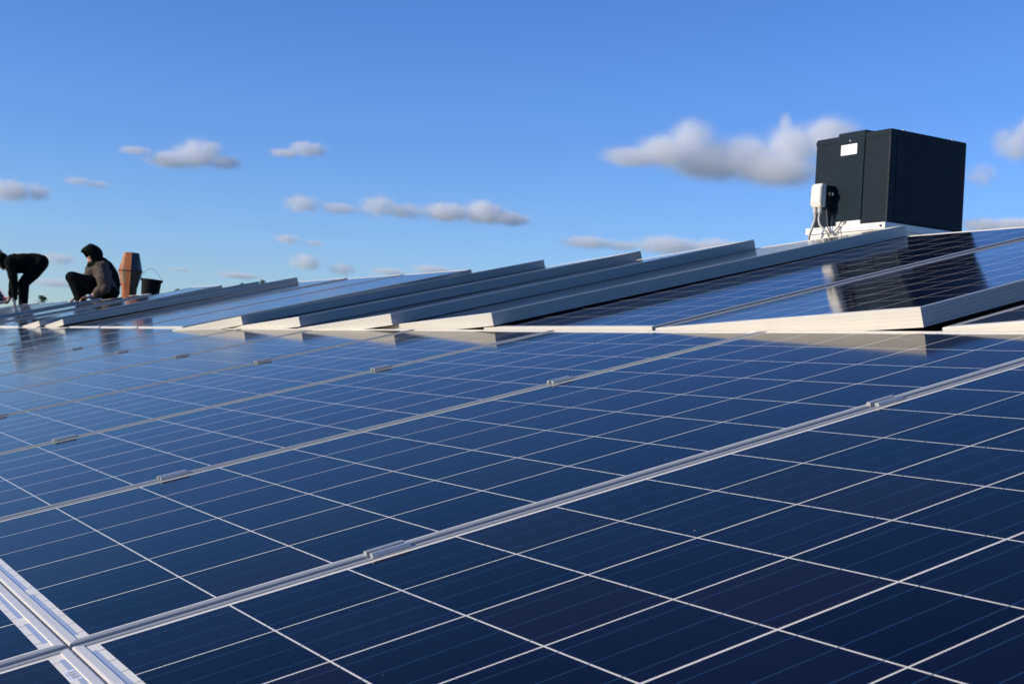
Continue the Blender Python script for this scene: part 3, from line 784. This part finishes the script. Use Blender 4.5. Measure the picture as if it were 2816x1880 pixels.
# ------------------------------------------------------------------ clouds: real volumes far off
CD = 1600.0
def cloud(px, py, lumps, label, dens=1.0, seed=0, gw=.9, sharp=1.0):
    """px,py: centre direction; lumps (dx, dy, rx, ry) as seen in the photograph, at CD metres"""
    k = CD/FPX
    P, B3 = frame_at(px, py, CD)
    L = []
    for dx, dy, rx, ry in lumps:
        x = dx*k; z = -dy*k
        rx *= 1.2; ry *= 1.3; L.append((Vector((x-.06*z, ((seed*37+len(L)*53) % 11-5)/11*rx*k*.5, z+.06*x)), Vector((rx*k, (rx*.55+ry*.45)*k, ry*k))))
    bm = bmesh.new()
    for c, r in L: ellip(bm, c, tuple(r*1.08))
    o = bm_obj('cloud', bm, None, None)
    o.data.materials.clear()
    o.matrix_world = Matrix.Translation(P) @ B3.to_4x4()
    rm = o.modifiers.new('fuse', 'REMESH'); rm.mode = 'VOXEL'; rm.voxel_size = max(r.z for _, r in L)/5
    tag(o, label, 'cloud', 'small clouds over the roof')
    m = bpy.data.materials.new('cloud_vapour'); m.use_nodes = True; g = G(m); m.node_tree.nodes.clear()
    outn = g.n('ShaderNodeOutputMaterial'); sc = g.n('ShaderNodeVolumeScatter')
    sc.inputs['Color'].default_value = (1, .99, .985, 1); sc.inputs['Anisotropy'].default_value = 0.0
    tc = g.n('ShaderNodeTexCoord'); v = tc.outputs['Object']
    fs = max(r.z for _, r in L)
    n = g.n('ShaderNodeTexNoise'); n.inputs['Scale'].default_value = 1.5/fs; n.inputs['Detail'].default_value = 6; n.inputs['Roughness'].default_value = .62
    g.link(g.vm('ADD', v, (seed*91.7, seed*13.1, 7.7)), n.inputs['Vector'])
    best = None
    for c, r in L:
        q = g.vm('DIVIDE', g.vm('SUBTRACT', v, tuple(c)), tuple(r))
        d = g.m('SUBTRACT', 1.0, g.vm('LENGTH', q))
        best = d if best is None else g.m('SMOOTH_MAX', best, d, .2)
    val = g.m('ADD', best, g.m('MULTIPLY_ADD', n.outputs[0], gw*2.6, -gw*1.38))
    edge = g.m('MULTIPLY', best, 2.1, clamp=True)
    dn = g.m('MULTIPLY', g.m('MULTIPLY_ADD', val, 1.5*sharp, .12, clamp=True), edge)
    dn = g.m('MULTIPLY', g.m('POWER', dn, 1.5), dens*1.35/fs)
    g.link(dn, sc.inputs['Density']); g.link(sc.outputs[0], outn.inputs['Volume'])
    o.data.materials.append(m)
    return o
cloud(1990, 430, [(-245, -4, 105, 32), (-150, -14, 110, 50), (-88, -46, 78, 60), (-40, 8, 140, 58), (60, 8, 125, 66), (150, 38, 130, 56), (185, -18, 95, 66), (285, -34, 100, 66), (168, -84, 24, 34)], 'largest cream grey cloud, running behind the left side of the black box', 1.5, 1, .45)
cloud(545, 430, [(0, -8, 78, 46), (-70, 12, 90, 26), (70, 14, 60, 22), (-165, -8, 60, 13)], 'round-topped bright cloud high on the left', 1.3, 2)
cloud(835, 412, [(10, 0, 62, 22), (-50, 8, 50, 14)], 'small faint cloud between the round-topped one and open sky', .8, 3)
cloud(45, 525, [(-20, 0, 80, 34), (55, 2, 42, 26)], 'soft cloud touching the left edge above the bent worker', 1.0, 4)
cloud(225, 497, [(-10, 0, 50, 14), (40, 8, 45, 12)], 'thin faint wisp right of the cloud at the left edge', .3, 5)
cloud(880, 566, [(-50, -4, 60, 28), (50, 8, 70, 18)], 'small grey cloud, left one of three in a line at mid picture', .65, 6)
cloud(1060, 572, [(-20, -6, 62, 34), (50, 8, 75, 24)], 'rounded grey cloud, middle one of three in a line at mid picture', .8, 7)
cloud(1310, 588, [(-80, -6, 85, 28), (20, -4, 80, 36), (90, 14, 70, 24)], 'elongated cream cloud, right one of three in a line at mid picture', 1.3, 8)
cloud(790, 658, [(0, 0, 42, 16), (75, 10, 35, 9)], 'tiny cloud below the line of three', .5, 9)
cloud(845, 725, [(-5, -4, 52, 26), (95, 14, 42, 20)], 'low round cloud above the flush panels', .8, 10)
cloud(155, 713, [(0, 0, 62, 20)], 'pinkish low cloud between the bent and the crouching worker', .5, 11)
cloud(150, 778, [(0, 0, 90, 14)], 'flat faint low cloud band beside the legs of the bent worker', .3, 12)
cloud(655, 757, [(0, 0, 75, 10)], 'thin flat low cloud above the pair of tree tips', .35, 13)
cloud(1190, 740, [(-120, 8, 60, 12), (0, 0, 70, 15), (80, 10, 50, 10)], 'low thin cloud just above the left end of the raised panels', .45, 14)
cloud(1650, 667, [(-30, 0, 90, 20), (60, 10, 60, 16)], 'low grey cloud left of the black box, over a raised panel corner', .5, 15)
cloud(1900, 672, [(-60, 0, 120, 28), (70, 8, 100, 26)], 'low cream cloud left of the black box, right above the panels', .7, 16)
cloud(2800, 395, [(0, 0, 75, 56), (60, -20, 80, 60)], 'grey white cloud cut by the right edge', 1.2, 17)
cloud(2735, 618, [(-30, 0, 75, 24), (60, 6, 90, 26)], 'low cloud right of the black box above the top panel edge', 1.0, 18)
cloud(2700, 480, [(0, 0, 55, 36)], 'faint wisp touching the right side of the black box', .35, 19)
cloud(490, 741, [(0, 0, 42, 8)], 'tiny faint streak of cloud above the bucket', .25, 20)
